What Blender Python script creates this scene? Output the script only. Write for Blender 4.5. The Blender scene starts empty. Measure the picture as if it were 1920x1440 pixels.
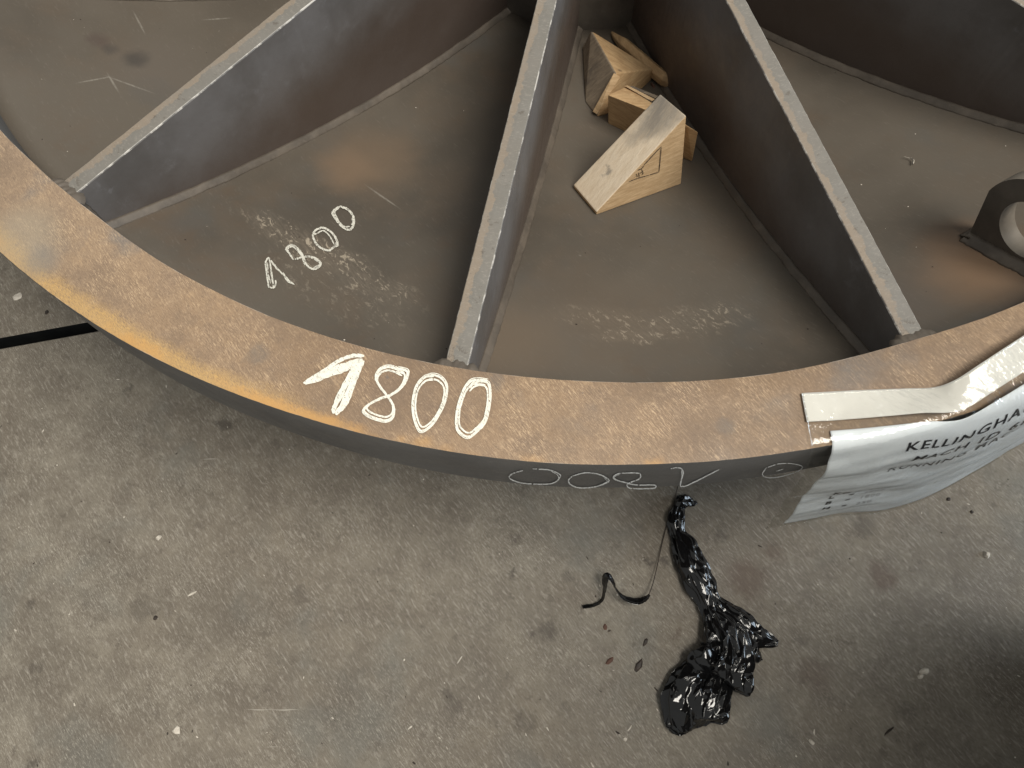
import bpy, bmesh, math, random
import numpy as np
from mathutils import Vector, Matrix, noise
random.seed(7)
sc = bpy.context.scene
C = sc.collection
# ------------------------------------------------------------------ camera, world, lights, exposure
H = 0.45                                   # height of the rim's top face above the floor
CAM = np.array([0.12597, -1.04916, 0.60831 + H]); FPX = 1438.2
RM = np.array([[0.97898, -0.17983, 0.09626], [0.20201, 0.92017, -0.33537], [-0.02826, 0.34777, 0.93715]])
cam = bpy.data.objects.new('camera', bpy.data.cameras.new('camera')); C.objects.link(cam)
cam.matrix_world = Matrix.Translation(CAM.tolist()) @ Matrix(RM.tolist()).to_4x4()
cam.data.sensor_width = 36; cam.data.lens = FPX / 1920 * 36; cam.data.clip_start = .01; cam.data.clip_end = 200
sc.camera = cam
sc.render.resolution_x, sc.render.resolution_y = 1024, 768
w = bpy.data.worlds.new('World'); sc.world = w; w.use_nodes = True
bg = w.node_tree.nodes['Background']; bg.inputs[0].default_value = (.99, 1, .965, 1); bg.inputs[1].default_value = .36
def area(name, loc, target, size, energy, col):
    l = bpy.data.lights.new(name, 'AREA'); l.shape = 'RECTANGLE'; l.size, l.size_y = size; l.energy = energy; l.color = col
    o = bpy.data.objects.new(name, l); C.objects.link(o); o.location = loc
    o.rotation_euler = (Vector(target) - Vector(loc)).to_track_quat('-Z', 'Y').to_euler(); return o
area('roof_light', (3.1, -1.5, 6.6), (.1, -.6, .3), (3.6, 3.2), 630, (1, .95, .855))
area('side_window', (4.6, .2, 1.5), (0, -.5, .4), (2.6, 1.4), 90, (.72, .86, 1))
sc.view_settings.view_transform = 'Standard'; sc.view_settings.look = 'None'
sc.view_settings.exposure = .10; sc.view_settings.gamma = 1
sc.render.engine = 'CYCLES'; sc.cycles.max_bounces = 8; sc.cycles.transparent_max_bounces = 12
# ------------------------------------------------------------------ helpers
def ray(px, py):
    return RM @ np.array([(px - 960) / FPX, -(py - 720) / FPX, -1.0])
def at(px, py, z=0.0):                     # photo pixel -> the point of the level z it shows
    d = ray(px, py); return CAM + d * ((z - CAM[2]) / d[2])
RI, RO, RH = .8252, .9, .205               # inner and outer radius of the rim, radius of the hub tube
def zweb(r):
    u = RI - r; return H - .06006 - .48261 * u + .31507 * u * u
def web(px, py, h=0.0):                    # photo pixel -> point on the dished web plate
    d = ray(px, py); lo, hi = .2, 3.0
    for _ in range(50):
        m = (lo + hi) / 2; P = CAM + d * m
        if P[2] > zweb(math.hypot(P[0], P[1])) + h: lo = m
        else: hi = m
    return CAM + d * lo
def above(B, px, py):                      # point of the pixel's ray nearest to the vertical through B
    d = ray(px, py); B = np.array(B); wv = CAM - B; a = d @ d; b = d[2]
    s = (b * wv[2] - d @ wv) / (a - b * b); return CAM + s * d
def lin(c): return tuple(((v / 255 + .055) / 1.055) ** 2.4 if v > 10 else v / 255 / 12.92 for v in c)
def smooth_interp(x, xs, ys):
    if x <= xs[0]: return ys[0]
    for i in range(len(xs) - 1):
        if x <= xs[i + 1]:
            t = (x - xs[i]) / (xs[i + 1] - xs[i]); t = t * t * (3 - 2 * t); return ys[i] * (1 - t) + ys[i + 1] * t
    return ys[-1]
def nz(x, y, z=0): return noise.noise(Vector((x, y, z)))
def obj(name, verts, faces, mat, parent=None, smooth=False, mw=None):
    me = bpy.data.meshes.new(name); me.from_pydata([tuple(map(float, v)) for v in verts], [], [tuple(f) for f in faces])
    o = bpy.data.objects.new(name, me); C.objects.link(o)
    for m in (mat if isinstance(mat, (list, tuple)) else [mat]): me.materials.append(m)
    if parent is not None: o.parent = parent
    if mw is not None: o.matrix_local = mw
    if smooth: me.polygons.foreach_set('use_smooth', [True] * len(me.polygons))
    me.update(); return o
def obj_bm(name, bm, mat, parent=None, smooth=False):
    me = bpy.data.meshes.new(name); bm.normal_update(); bm.to_mesh(me); bm.free()
    o = bpy.data.objects.new(name, me); C.objects.link(o); me.materials.append(mat)
    if parent is not None: o.parent = parent
    if smooth: me.polygons.foreach_set('use_smooth', [True] * len(me.polygons))
    return o
def tag(o, label, cat=None, group=None, kind=None):
    if label: o['label'] = label
    if cat: o['category'] = cat
    if group: o['group'] = group
    if kind: o['kind'] = kind
    return o
def empty(name, loc):
    o = bpy.data.objects.new(name, None); C.objects.link(o); o.location = [float(v) for v in loc]; o.empty_display_size = .05; return o
def recenter(o):                           # origin to the base of the thing
    n = len(o.data.vertices); co = np.empty(n * 3); o.data.vertices.foreach_get('co', co); co = co.reshape(-1, 3)
    c = np.array([co[:, 0].mean(), co[:, 1].mean(), co[:, 2].min()]); o.data.vertices.foreach_set('co', (co - c).ravel())
    o.location = c.tolist(); return o
# ------------------------------------------------------------------ material nodes
class NT:
    def __init__(s, name):
        s.m = bpy.data.materials.new(name); s.m.use_nodes = True; s.t = s.m.node_tree; s.n = s.t.nodes
        s.b = s.n['Principled BSDF']; s.out = s.n['Material Output']
        tc = s.n.new('ShaderNodeTexCoord'); s.co = tc.outputs['Object']; s.gen = tc
    def put(s, sock, v):
        if hasattr(v, 'is_output') or isinstance(v, bpy.types.NodeSocket): s.t.links.new(v, sock)
        elif isinstance(v, (tuple, list)) and sock.type == 'RGBA': sock.default_value = tuple(v)[:3] + (1,)
        else: sock.default_value = v
    def mapv(s, v=None, scale=(1, 1, 1), rot=(0, 0, 0), loc=(0, 0, 0)):
        n = s.n.new('ShaderNodeMapping'); s.put(n.inputs[0], v or s.co)
        n.inputs['Scale'].default_value = scale; n.inputs['Rotation'].default_value = rot; n.inputs['Location'].default_value = loc
        return n.outputs[0]
    def noise(s, scale, detail=4, rough=.55, v=None, dist=0, col=False):
        n = s.n.new('ShaderNodeTexNoise'); s.put(n.inputs['Vector'], v or s.co); n.inputs['Scale'].default_value = scale
        n.inputs['Detail'].default_value = detail; n.inputs['Roughness'].default_value = rough; n.inputs['Distortion'].default_value = dist
        return n.outputs['Color' if col else 'Fac']
    def voro(s, scale, v=None, feature='F1', out='Distance'):
        n = s.n.new('ShaderNodeTexVoronoi'); n.feature = feature; s.put(n.inputs['Vector'], v or s.co); n.inputs['Scale'].default_value = scale
        return n.outputs[out]
    def mr(s, v, a, b, c=0., d=1., smooth=True):
        n = s.n.new('ShaderNodeMapRange'); n.interpolation_type = 'SMOOTHSTEP' if smooth else 'LINEAR'
        for i, q in enumerate((v, a, b, c, d)): s.put(n.inputs[i], q)
        return n.outputs[0]
    def math(s, op, a, b=0., c=0.):
        n = s.n.new('ShaderNodeMath'); n.operation = op; s.put(n.inputs[0], a); s.put(n.inputs[1], b); s.put(n.inputs[2], c); return n.outputs[0]
    def mul(s, a, b): return s.math('MULTIPLY', a, b)
    def add(s, a, b): return s.math('ADD', a, b)
    def mix(s, f, a, b, mode='MIX'):
        n = s.n.new('ShaderNodeMix'); n.data_type = 'RGBA'; n.blend_type = mode; s.put(n.inputs[0], f); s.put(n.inputs[6], a); s.put(n.inputs[7], b); return n.outputs[2]
    def sep(s, v=None):
        n = s.n.new('ShaderNodeSeparateXYZ'); s.put(n.inputs[0], v or s.co); return n.outputs
    def vmath(s, op, a, b=(0, 0, 0)):
        n = s.n.new('ShaderNodeVectorMath'); n.operation = op; s.put(n.inputs[0], a); s.put(n.inputs[1], b)
        return n.outputs['Value' if op in ('LENGTH', 'DISTANCE') else 'Vector']
    def spot(s, p, r, v, soft=.5, scale=(1, 1, 1), rot=0.):
        # mask round the point p, 1 inside, 0 outside
        q = s.vmath('SUBTRACT', v, tuple(float(x) for x in p))
        n = s.n.new('ShaderNodeMapping'); n.vector_type = 'POINT'; s.put(n.inputs[0], q)
        n.inputs['Rotation'].default_value = (0, 0, -rot); 
        m = s.n.new('ShaderNodeMapping'); s.put(m.inputs[0], n.outputs[0]); m.inputs['Scale'].default_value = scale
        return s.mr(s.vmath('LENGTH', m.outputs[0]), r * (1 - soft), r * (1 + soft), 1., 0.)
    def bump(s, h, strength=.3, dist=.002):
        n = s.n.new('ShaderNodeBump'); s.put(n.inputs['Height'], h); n.inputs['Strength'].default_value = strength; n.inputs['Distance'].default_value = dist
        s.t.links.new(n.outputs[0], s.b.inputs['Normal']); return n
    def done(s, col, rough, spec=.5, metal=0.):
        s.put(s.b.inputs['Base Color'], col); s.put(s.b.inputs['Roughness'], rough); s.put(s.b.inputs['Specular IOR Level'], spec); s.put(s.b.inputs['Metallic'], metal); return s.m
GR = math.radians(40)                      # grinding grain: lines run along -40 degrees
def grain(t, a=7.0, ang=GR): return t.mapv(t.mapv(rot=(0, 0, ang)), scale=(1, a, 1))

def m_floor():
    t = NT('worn_concrete'); g = grain(t, 5)
    wob = t.vmath('ADD', t.co, t.vmath('SCALE', t.vmath('SUBTRACT', t.noise(14, 4, .6, col=True), (.5, .5, .5)), (0, 0, 0)))
    wn = t.n.new('ShaderNodeVectorMath'); wn.operation = 'SCALE'; t.put(wn.inputs[0], t.vmath('SUBTRACT', t.noise(34, 6, .72, col=True), (.5, .5, .5))); wn.inputs['Scale'].default_value = .05
    wob = t.vmath('ADD', t.co, wn.outputs[0])
    big = t.noise(2.2, 5, .6); mid = t.noise(11, 6, .68); fine = t.noise(60, 5, .7, g); vf = t.noise(170, 3, .7, g)
    c = t.mix(t.mr(big, .3, .7), (.186, .160, .126), (.226, .204, .166))
    c = t.mix(t.mr(mid, .36, .66), t.mix(.6, c, (.105, .088, .070)), c)
    c = t.mix(t.mr(t.noise(28, 6, .7), .42, .66, 0, .55), c, (.125, .104, .083))
    c = t.mix(t.mr(fine, .50, .68, 0, .6), c, (.36, .33, .285))
    c = t.mix(t.mr(vf, .54, .70, 0, .3), c, (.42, .39, .335))
    c = t.mix(t.mr(vf, .46, .30, 0, .5), c, (.08, .068, .056))
    c = t.mix(t.mul(t.mr(t.noise(5, 4, .6), .52, .68), .5), c, (.135, .135, .122))
    fl = t.noise(150, 4, .78, g); cl2 = t.mr(t.noise(9, 5, .7, t.mapv(loc=(2, 8, 0))), .42, .62)
    c = t.mix(t.mul(t.mr(fl, .56, .61), t.mul(cl2, .6)), c, (.44, .41, .35))
    c = t.mix(t.mul(t.mr(fl, .43, .39), .5), c, (.085, .072, .058))
    mo = t.noise(42, 6, .75, t.mapv(loc=(3, 3, 0))); c = t.mix(t.mul(t.mr(mo, .56, .64), .3), c, (.30, .275, .23)); c = t.mix(t.mul(t.mr(mo, .42, .36), .5), c, (.10, .084, .068))
    # pale rubbed marks: long thin scratches in two directions
    for ang, th in ((.75, .735), (-.2, .75), (1.5, .76)):
        sn = t.noise(38, 3, .6, t.mapv(t.mapv(rot=(0, 0, ang)), scale=(.16, 2.4, 1)))
        c = t.mix(t.mul(t.mr(sn, th - .035, th + .015), t.mr(t.noise(9, 2), .48, .6)), c, (.36, .335, .29))
    # cracks and scraped lines
    # oil and rust stains with shapes of their own
    for px, py, rp, col, k in ((270, 1110, 0, 0, 0),):
        pass
    for px, py, r, col, k in STAINS:
        c = t.mix(t.mul(t.spot(at(px, py), r * .62, wob, .6), k * .75), c, col)
    sp = t.voro(55, g); pick = t.noise(33, 2)
    c = t.mix(t.mul(t.mr(sp, .10, .05), t.mr(pick, .58, .62)), c, (.07, .05, .04))
    h = t.add(t.mul(fine, .5), t.add(t.mul(mid, .8), t.mul(vf, .35)))
    t.bump(h, .35, .0025)
    return t.done(c, t.mr(mid, .3, .7, .5, .75), .35)
DK = (.045, .036, .030); BR = (.085, .055, .040)
STAINS = [(420, 793, .016, DK, .8), (505, 795, .010, DK, .5), (1030, 1182, .020, DK, .75), (1000, 1182, .008, DK, .6), (1655, 1080, .026, BR, .85),
          (1452, 1038, .022, BR, .65), (1400, 1082, .034, BR, .7), (1350, 1002, .016, DK, .6), (1066, 1080, .013, DK, .6), (1219, 1054, .009, DK, .9), (1244, 1052, .009, DK, .9),
          (1622, 985, .024, DK, .55), (1530, 1265, .03, BR, .5), (265, 1140, .022, DK, .45), (300, 1130, .03, DK, .3), (980, 1355, .022, DK, .5), (960, 1075, .008, DK, .8),
          (55, 1130, .012, DK, .7), (65, 1255, .014, DK, .5), (840, 1305, .012, DK, .5), (850, 1328, .020, DK, .45), (1270, 1180, .009, BR, .7), (1274, 1190, .006, BR, .7),
          (965, 1010, .014, DK, .5), (240, 730, .010, DK, .75), (60, 1430, .012, DK, .7), (560, 1120, .02, DK, .35), (1060, 1330, .015, DK, .3), (1500, 1195, .013, DK, .4),
          (1345, 1255, .02, DK, .3), (1400, 1090, .05, BR, .25), (1480, 930, .05, DK, .35), (1700, 1330, .018, DK, .4), (430, 1180, .05, DK, .25), (640, 1320, .06, DK, .2)]
def m_rim():
    t = NT('rusted_rim_steel'); x, y, z = t.sep(); g = grain(t, 9)
    r = t.math('SQRT', t.add(t.mul(x, x), t.mul(y, y))); th = t.math('ARCTAN2', y, x)       # radians, -pi..pi
    big = t.noise(6, 5, .62); mid = t.noise(26, 5, .68); fine = t.noise(75, 5, .7, g); vf = t.noise(260, 3, .7, g); grit = t.noise(420, 2, .7)
    c = t.mix(t.mr(big, .35, .65), (.225, .152, .096), (.280, .190, .118))
    left = t.mr(th, -1.75, -2.15)                                                          # left part greyer
    c = t.mix(t.mul(left, .35), c, (.330, .252, .184))
    c = t.mix(t.mr(mid, .42, .66, 0, .5), c, (.205, .145, .103))
    rn = t.n.new('ShaderNodeVectorMath'); rn.operation = 'SCALE'; t.put(rn.inputs[0], t.vmath('SUBTRACT', t.noise(60, 5, .7, col=True), (.5, .5, .5))); rn.inputs['Scale'].default_value = .02; rw = t.vmath('ADD', t.co, rn.outputs[0])
    grey = t.mul(t.mr(t.noise(8, 4, .6, t.mapv(loc=(3, 1, 0))), .53, .66), t.mr(r, .885, .835, .15, .8))
    c = t.mix(grey, c, (.165, .152, .142))
    c = t.mix(t.mr(fine, .52, .70, 0, .6), c, (.44, .315, .200))
    c = t.mix(t.mr(vf, .53, .68, 0, .5), c, (.55, .41, .275))
    c = t.mix(t.mr(vf, .47, .33, 0, .5), c, (.13, .090, .064))
    c = t.mix(t.mul(t.mr(t.noise(9, 6, .7, t.mapv(loc=(4, 9, 0))), .46, .66), .55), c, (.170, .122, .088))
    c = t.mix(t.mul(t.mr(t.noise(40, 6, .78, t.mapv(loc=(1, 3, 0))), .56, .68), t.mr(fine, .44, .58, .1, .65)), c, (.45, .325, .21))
    c = t.mix(t.mr(grit, .62, .72, 0, .35), c, (.52, .40, .28))
    clus = t.mr(t.noise(22, 5, .7, t.mapv(loc=(5, 5, 0))), .46, .60)
    fl = t.noise(190, 4, .75, g); c = t.mix(t.mul(t.mr(fl, .555, .60), t.mul(clus, .8)), c, (.56, .41, .265))
    c = t.mix(t.mul(t.mr(fl, .43, .39), .55), c, (.135, .098, .072))
    pit = t.voro(210, g); c = t.mix(t.mul(t.mr(pit, .16, .08), t.mr(t.noise(60, 3), .54, .6)), c, (.07, .05, .04))
    blot = t.mul(t.mr(t.noise(16, 5, .7, t.mapv(loc=(7, 2, 0))), .58, .68), t.mr(fine, .4, .6))
    c = t.mix(t.mul(blot, .35), c, (.46, .31, .18))
    # orange rust along the outer edge, broad on the left, thin flecks further on
    e = t.add(r, t.add(t.mul(t.add(t.noise(30, 5, .7), -.5), .022), t.mul(t.add(vf, -.5), .016)))
    wl = t.mul(t.mr(th, -2.22, -2.05), t.mr(th, -1.62, -1.80))
    band = t.mul(t.mr(e, .880, .8965), wl)
    c = t.mix(t.mul(band, t.mr(vf, .38, .56, .2, .92)), c, (.50, .32, .13))
    thin = t.mul(t.mr(e, .890, .8985), t.mr(t.noise(14, 3), .42, .60))
    c = t.mix(t.mul(thin, .75), c, (.52, .29, .10))
    # pale rubbed patch at the far left
    c = t.mix(t.mul(t.spot(at(45, 440, H), .03, t.co, .6), .5), c, (.30, .26, .20))
    c = t.mix(t.mul(t.spot(at(75, 490, H), .016, t.co, .7), .6), c, (.20, .185, .165))
    for px, py, rr in ((238, 602, .0016), (725, 710, .002), (1094, 740, .0016), (700, 850, .006), (480, 665, .009), (1360, 800, .008), (930, 715, .008)):
        c = t.mix(t.mul(t.mul(t.spot(at(px, py, H), rr, rw, .5), .5 if rr > .004 else .7), t.mr(fine, .35, .6, .5, 1.)), c, (.13, .118, .108))
    # vertical walls: grey mill scale
    geo = t.n.new('ShaderNodeNewGeometry'); nzv = t.sep(geo.outputs['Normal'])[2]
    wallc = t.mix(t.mr(t.noise(9, 5, .6), .35, .65), (.098, .097, .097), (.128, .126, .124))
    wallc = t.mix(t.mr(t.noise(120, 3, .7), .6, .75, 0, .4), wallc, (.2, .19, .18))
    wallc = t.mix(t.mul(t.mr(t.noise(18, 4, .6), .62, .74), .4), wallc, (.14, .10, .07))
    c = t.mix(t.mr(nzv, .45, .75), wallc, c)
    edge = t.mul(t.mr(nzv, .97, .88), t.mr(nzv, .3, .5))
    c = t.mix(t.mul(edge, t.mr(t.noise(40, 4, .7), .46, .62, 0, .85)), c, (.52, .46, .40))
    t.bump(t.add(t.mul(fine, .6), t.mul(vf, .5)), .30, .0012)
    return t.done(c, t.mr(mid, .3, .7, .48, .66), .4)
def m_web():
    t = NT('dark_mill_scale_plate'); g = grain(t, 5)
    big = t.noise(3.2, 4, .55); mid = t.noise(12, 5, .6); fine = t.noise(90, 4, .7, g)
    c = t.mix(t.mr(big, .35, .65), (.072, .061, .049), (.108, .092, .074))
    c = t.mix(t.mr(mid, .45, .7, 0, .5), c, (.112, .087, .065))
    c = t.mix(t.mul(t.mr(t.noise(7, 5, .65, t.mapv(loc=(8, 1, 4))), .55, .72), .5), c, (.105, .072, .048))
    c = t.mix(t.mul(t.mr(t.noise(5, 4, .6, t.mapv(loc=(2, 5, 1))), .55, .7), .5), c, (.085, .083, .078))
    c = t.mix(t.mr(fine, .55, .8, 0, .35), c, (.2, .175, .15))
    wn = t.n.new('ShaderNodeVectorMath'); wn.operation = 'SCALE'; t.put(wn.inputs[0], t.vmath('SUBTRACT', t.noise(20, 4, .6, col=True), (.5, .5, .5))); wn.inputs['Scale'].default_value = .03
    wob = t.vmath('ADD', t.co, wn.outputs[0])
    sc_n = t.mr(t.noise(85, 4, .75, t.mapv(t.mapv(rot=(0, 0, math.radians(42))), scale=(1, 1.9, 1)), .6), .555, .63)
    for a, b, hw, k, thr in (((470, 400), (760, 560), .018, 1., 1), ((520, 480), (740, 600), .03, .4, 1), ((1050, 592), (1260, 606), .016, .75, 1), ((1110, 634), (1240, 626), .008, 1., 1), ((1230, 612), (1400, 585), .02, .55, 1)):
        A, B = web(*a), web(*b); m = (A + B) / 2; L = np.linalg.norm((B - A)[:2]) / 2; an = math.atan2((B - A)[1], (B - A)[0])
        s = t.spot(m, 1.0, wob, .45, (1 / L, 1 / hw, .01), an)
        c = t.mix(t.mul(t.mul(s, t.mr(fine, .4, .6, .3, 1.)), k * .22), c, (.26, .215, .165)); c = t.mix(t.mul(t.mul(s, sc_n), k * .85), c, (.38, .325, .255))
    for px, py, r, col, k in ((690, 300, .05, (.17, .12, .08), .55), (650, 320, .03, (.19, .13, .085), .5), (1850, 500, .05, (.20, .125, .075), .75), (1790, 455, .03, (.13, .085, .055), .6),
                              (253, 110, .012, (.03, .029, .028), .8), (205, 93, .009, (.05, .045, .042), .6), (182, 75, .012, (.07, .05, .045), .5),
                              (1100, 600, .07, (.14, .105, .075), .4), (300, 130, .05, (.12, .10, .085), .35), (930, 640, .05, (.15, .11, .075), .5), (600, 560, .06, (.105, .09, .072), .4),
                              (1660, 560, .05, (.10, .085, .075), .4)):
        c = t.mix(t.mul(t.spot(web(px, py), r, wob, .7), k), c, col)
    # scratches
    for a, b in (((205, 145), (280, 172)), ((150, 155), (205, 145)), ((252, 25), (270, 60)), ((385, 37), (430, 34)), ((690, 350), (745, 388)), ((203, 140), (222, 172)), ((1085, 478), (1090, 480))):
        A, B = web(*a), web(*b); m = (A + B) / 2; L = np.linalg.norm((B - A)[:2]) / 2; an = math.atan2((B - A)[1], (B - A)[0])
        c = t.mix(t.mul(t.spot(m, 1.0, t.co, .5, (1 / L, 1 / .0011, .01), an), t.mr(fine, .3, .6, .1, .4)), c, (.34, .32, .28))
    t.bump(t.add(t.mul(fine, .4), mid), .12, .002)
    return t.done(c, t.mr(big, .3, .7, .42, .56), .45)
def m_rib():
    t = NT('rib_plate_steel'); x, y, z = t.sep()
    n1 = t.noise(7, 5, .6); n2 = t.noise(40, 5, .7); st = t.noise(30, 4, .6, t.mapv(scale=(1, 1, .25)))
    c = t.mix(t.mr(n1, .35, .65), (.080, .073, .069), (.122, .114, .112))
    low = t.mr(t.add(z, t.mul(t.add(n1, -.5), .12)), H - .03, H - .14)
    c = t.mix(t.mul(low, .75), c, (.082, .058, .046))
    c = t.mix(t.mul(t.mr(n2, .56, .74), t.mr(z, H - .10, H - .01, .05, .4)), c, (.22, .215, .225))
    # flame-cut top edge: beige scale on one half, bare grey on the other
    geo = t.n.new('ShaderNodeNewGeometry'); up = t.mr(t.sep(geo.outputs['Normal'])[2], .6, .8)
    yy = t.add(y, t.add(t.mul(t.add(t.noise(22, 7, .75), -.5), .034), .0022))
    top = t.mix(t.mr(yy, -.0006, .0006), (.225, .182, .140), (.160, .150, .134))
    top = t.mix(t.mr(t.noise(34, 5, .7), .42, .68, 0, .4), top, (.19, .18, .165))
    top = t.mix(t.mr(t.noise(260, 3, .7, t.mapv(scale=(3, 1, 1))), .5, .75, 0, .3), top, (.40, .36, .31))
    top = t.mix(t.mul(t.mr(t.noise(9, 3), .45, .65), .35), top, (.20, .175, .15)); pitm = t.mul(t.mr(t.noise(55, 5, .8, t.mapv(loc=(6, 1, 0))), .60, .66), .7); top = t.mix(pitm, top, (.10, .085, .07)); c = t.mix(up, c, top)
    nzv = t.sep(geo.outputs['Normal'])[2]
    edge = t.mul(t.mr(nzv, .95, .85), t.mr(nzv, .25, .45))
    c = t.mix(t.mul(edge, t.mr(t.noise(70, 5, .7), .47, .60, .05, .75)), c, (.50, .47, .43))
    t.bump(t.add(t.mul(n2, .7), t.mul(t.noise(200, 3), .4)), .2, .0012)
    return t.done(c, t.mr(n2, .3, .7, .38, .55), .5)
def m_plain(name, c1, c2, scale, rough, spec=.4, bump=.2, bdist=.001, metal=0., sc2=None):
    t = NT(name); n = t.noise(scale, 5, .65); n2 = t.noise((sc2 or scale * 6), 4, .7)
    c = t.mix(t.mr(n, .35, .65), c1, c2); c = t.mix(t.mr(n2, .55, .78, 0, .35), c, tuple(min(1, v * 1.6) for v in c2))
    if bump: t.bump(t.add(n, t.mul(n2, .5)), bump, bdist)
    return t.done(c, rough, spec, metal)
def m_wood(name, c1, c2, dirt, dk, axis):
    t = NT(name); v = t.mapv(scale=axis)
    w1 = t.noise(60, 4, .6, v, .4); w2 = t.noise(240, 3, .7, v)
    c = t.mix(t.mr(w1, .32, .68), c1, c2); c = t.mix(t.mr(w2, .5, .75, 0, .5), c, tuple(x * .62 for x in c1))
    c = t.mix(t.mul(t.mr(t.noise(14, 4, .6), dk, dk + .16), .85), c, dirt)
    c = t.mix(t.mr(t.voro(24), .09, .05, 0, .5), c, (.05, .035, .03))
    t.bump(t.add(w1, t.mul(w2, .6)), .35, .0012)
    return t.done(c, .72, .25)
M_floor = m_floor(); M_rim = m_rim(); M_web = m_web(); M_rib = m_rib()
M_weld = m_plain('weld_bead_steel', (.074, .062, .051), (.112, .093, .075), 22, .55, .4, .4, .002)
M_lug = m_plain('lug_steel', (.070, .061, .052), (.118, .102, .085), 12, .5)
M_lugedge = m_plain('lug_cut_edge', (.145, .127, .105), (.205, .18, .15), 20, .5)
M_dark = m_plain('dark_joint_dirt', (.006, .007, .008), (.012, .013, .013), 20, .9, .1, 0)
M_fresh = m_wood('sawn_pine', (.50, .34, .19), (.64, .46, .275), (.33, .24, .15), .62, (1, 1, 6))
M_grey = m_wood('weathered_brown_wood', (.215, .17, .125), (.31, .25, .185), (.12, .10, .085), .47, (1, 5, 1))
M_tan = m_wood('tan_offcut_wood', (.44, .28, .145), (.58, .40, .22), (.24, .16, .09), .58, (1, 1, 7))
def m_paint(name, col, gap):
    t = NT(name); n = t.noise(240, 4, .75)
    al = t.noise(330, 4, .75, t.mapv(t.mapv(rot=(0, 0, GR)), scale=(1, 3, 1))); t.put(t.b.inputs['Alpha'], t.mr(al, gap - .04, gap + .03))
    return t.done(t.mix(t.mr(n, .30, .50), tuple(v * .62 for v in col), col), .6, .3)
M_paint = m_paint('white_marker_paint', (.76, .74, .655), .40)
M_paint_thin = m_paint('thin_marker_paint', (.64, .625, .56), .43)
M_chalk = m_paint('white_chalk', (.80, .83, .85), .42)
M_ink = m_plain('black_print_ink', (.02, .022, .03), (.035, .037, .045), 80, .5, .4, 0)
M_inkfade = m_plain('faint_print_ink', (.30, .31, .34), (.50, .51, .54), 260, .6, .3, 0)
M_pencil = m_plain('pencil_line', (.045, .035, .03), (.09, .07, .05), 200, .7, .2, 0)
def m_bag():
    t = NT('glossy_black_film'); n = t.noise(60, 3, .6)
    rg = lambda sc_, k: t.math('ABSOLUTE', t.add(t.noise(sc_, 3, .6, t.mapv(scale=(1.6, .8, 1)), .8), -.5))
    t.bump(t.add(t.mul(rg(45, 1), 1.2), t.mul(rg(110, 1), .3)), .22, .0014)
    return t.done((.005, .005, .0055), t.mr(n, .3, .7, .06, .14), .6)
M_bag = m_bag()
def m_film():
    t = NT('clear_plastic_film'); tr = t.n.new('ShaderNodeBsdfTransparent'); tr.inputs[0].default_value = (.965, .965, .955, 1)
    t.bump(t.add(t.noise(45, 3, .6, t.mapv(t.mapv(rot=(0, 0, .5)), scale=(1, 2.5, 1))), t.mul(t.noise(120, 2), .3)), .35, .004)
    bn = t.b.inputs['Normal'].links[0].from_socket; gl = t.n.new('ShaderNodeBsdfGlossy'); gl.inputs['Roughness'].default_value = .09; t.t.links.new(bn, gl.inputs['Normal'])
    mx = t.n.new('ShaderNodeMixShader'); fr = t.n.new('ShaderNodeFresnel'); fr.inputs[0].default_value = 1.4; t.t.links.new(bn, fr.inputs['Normal'])
    t.put(mx.inputs[0], t.math('MINIMUM', t.add(t.mul(fr.outputs[0], .8), .01), .22)); t.t.links.new(tr.outputs[0], mx.inputs[1]); t.t.links.new(gl.outputs[0], mx.inputs[2])
    t.t.links.new(mx.outputs[0], t.out.inputs[0]); return t.m
M_film = m_film()
M_paper = m_plain('white_copy_paper', (.80, .855, .93), (.84, .89, .95), 8, .55, .3, .06, .002)
M_strip = m_plain('white_adhesive_strip', (.72, .705, .67), (.78, .765, .73), 14, .6, .3, .15, .001)
M_crumb = m_plain('pale_crumb', (.46, .42, .36), (.62, .57, .50), 120, .7, .3, 0)
M_flake = m_plain('dark_scale_flake', (.022, .017, .014), (.05, .036, .028), 90, .6, .4, 0)
M_red = m_plain('reddish_bark', (.085, .045, .034), (.13, .07, .05), 90, .7, .3, 0)
# ------------------------------------------------------------------ floor with its open joint
JN = []
def build_floor():
    A, B = at(0, 643), at(163, 613.5); d = (B - A)[:2]; d /= np.linalg.norm(d); n = np.array([-d[1], d[0]]); hw = .0095
    JN.extend([A[0], A[1], n[0], n[1]])
    f = lambda s, k, z: (A[0] + d[0] * s + n[0] * k, A[1] + d[1] * s + n[1] * k, z)
    v = []; fc = []; rows = [(7, 0), (hw + .002, 0), (hw, -.002), (hw, -.05), (-hw, -.05), (-hw, -.002), (-hw - .002, 0), (-7, 0)]
    for k, z in rows: v += [f(-6, k, z), f(8, k, z)]
    for i in range(7): fc.append((2 * i, 2 * i + 2, 2 * i + 3, 2 * i + 1))
    o = obj('floor', v, fc, [M_floor, M_dark])
    for i in (2, 3, 4): o.data.polygons[i].material_index = 1
    o['kind'] = 'structure'; o['label'] = 'worn grey brown concrete floor with an open dark joint'
build_floor()
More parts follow.
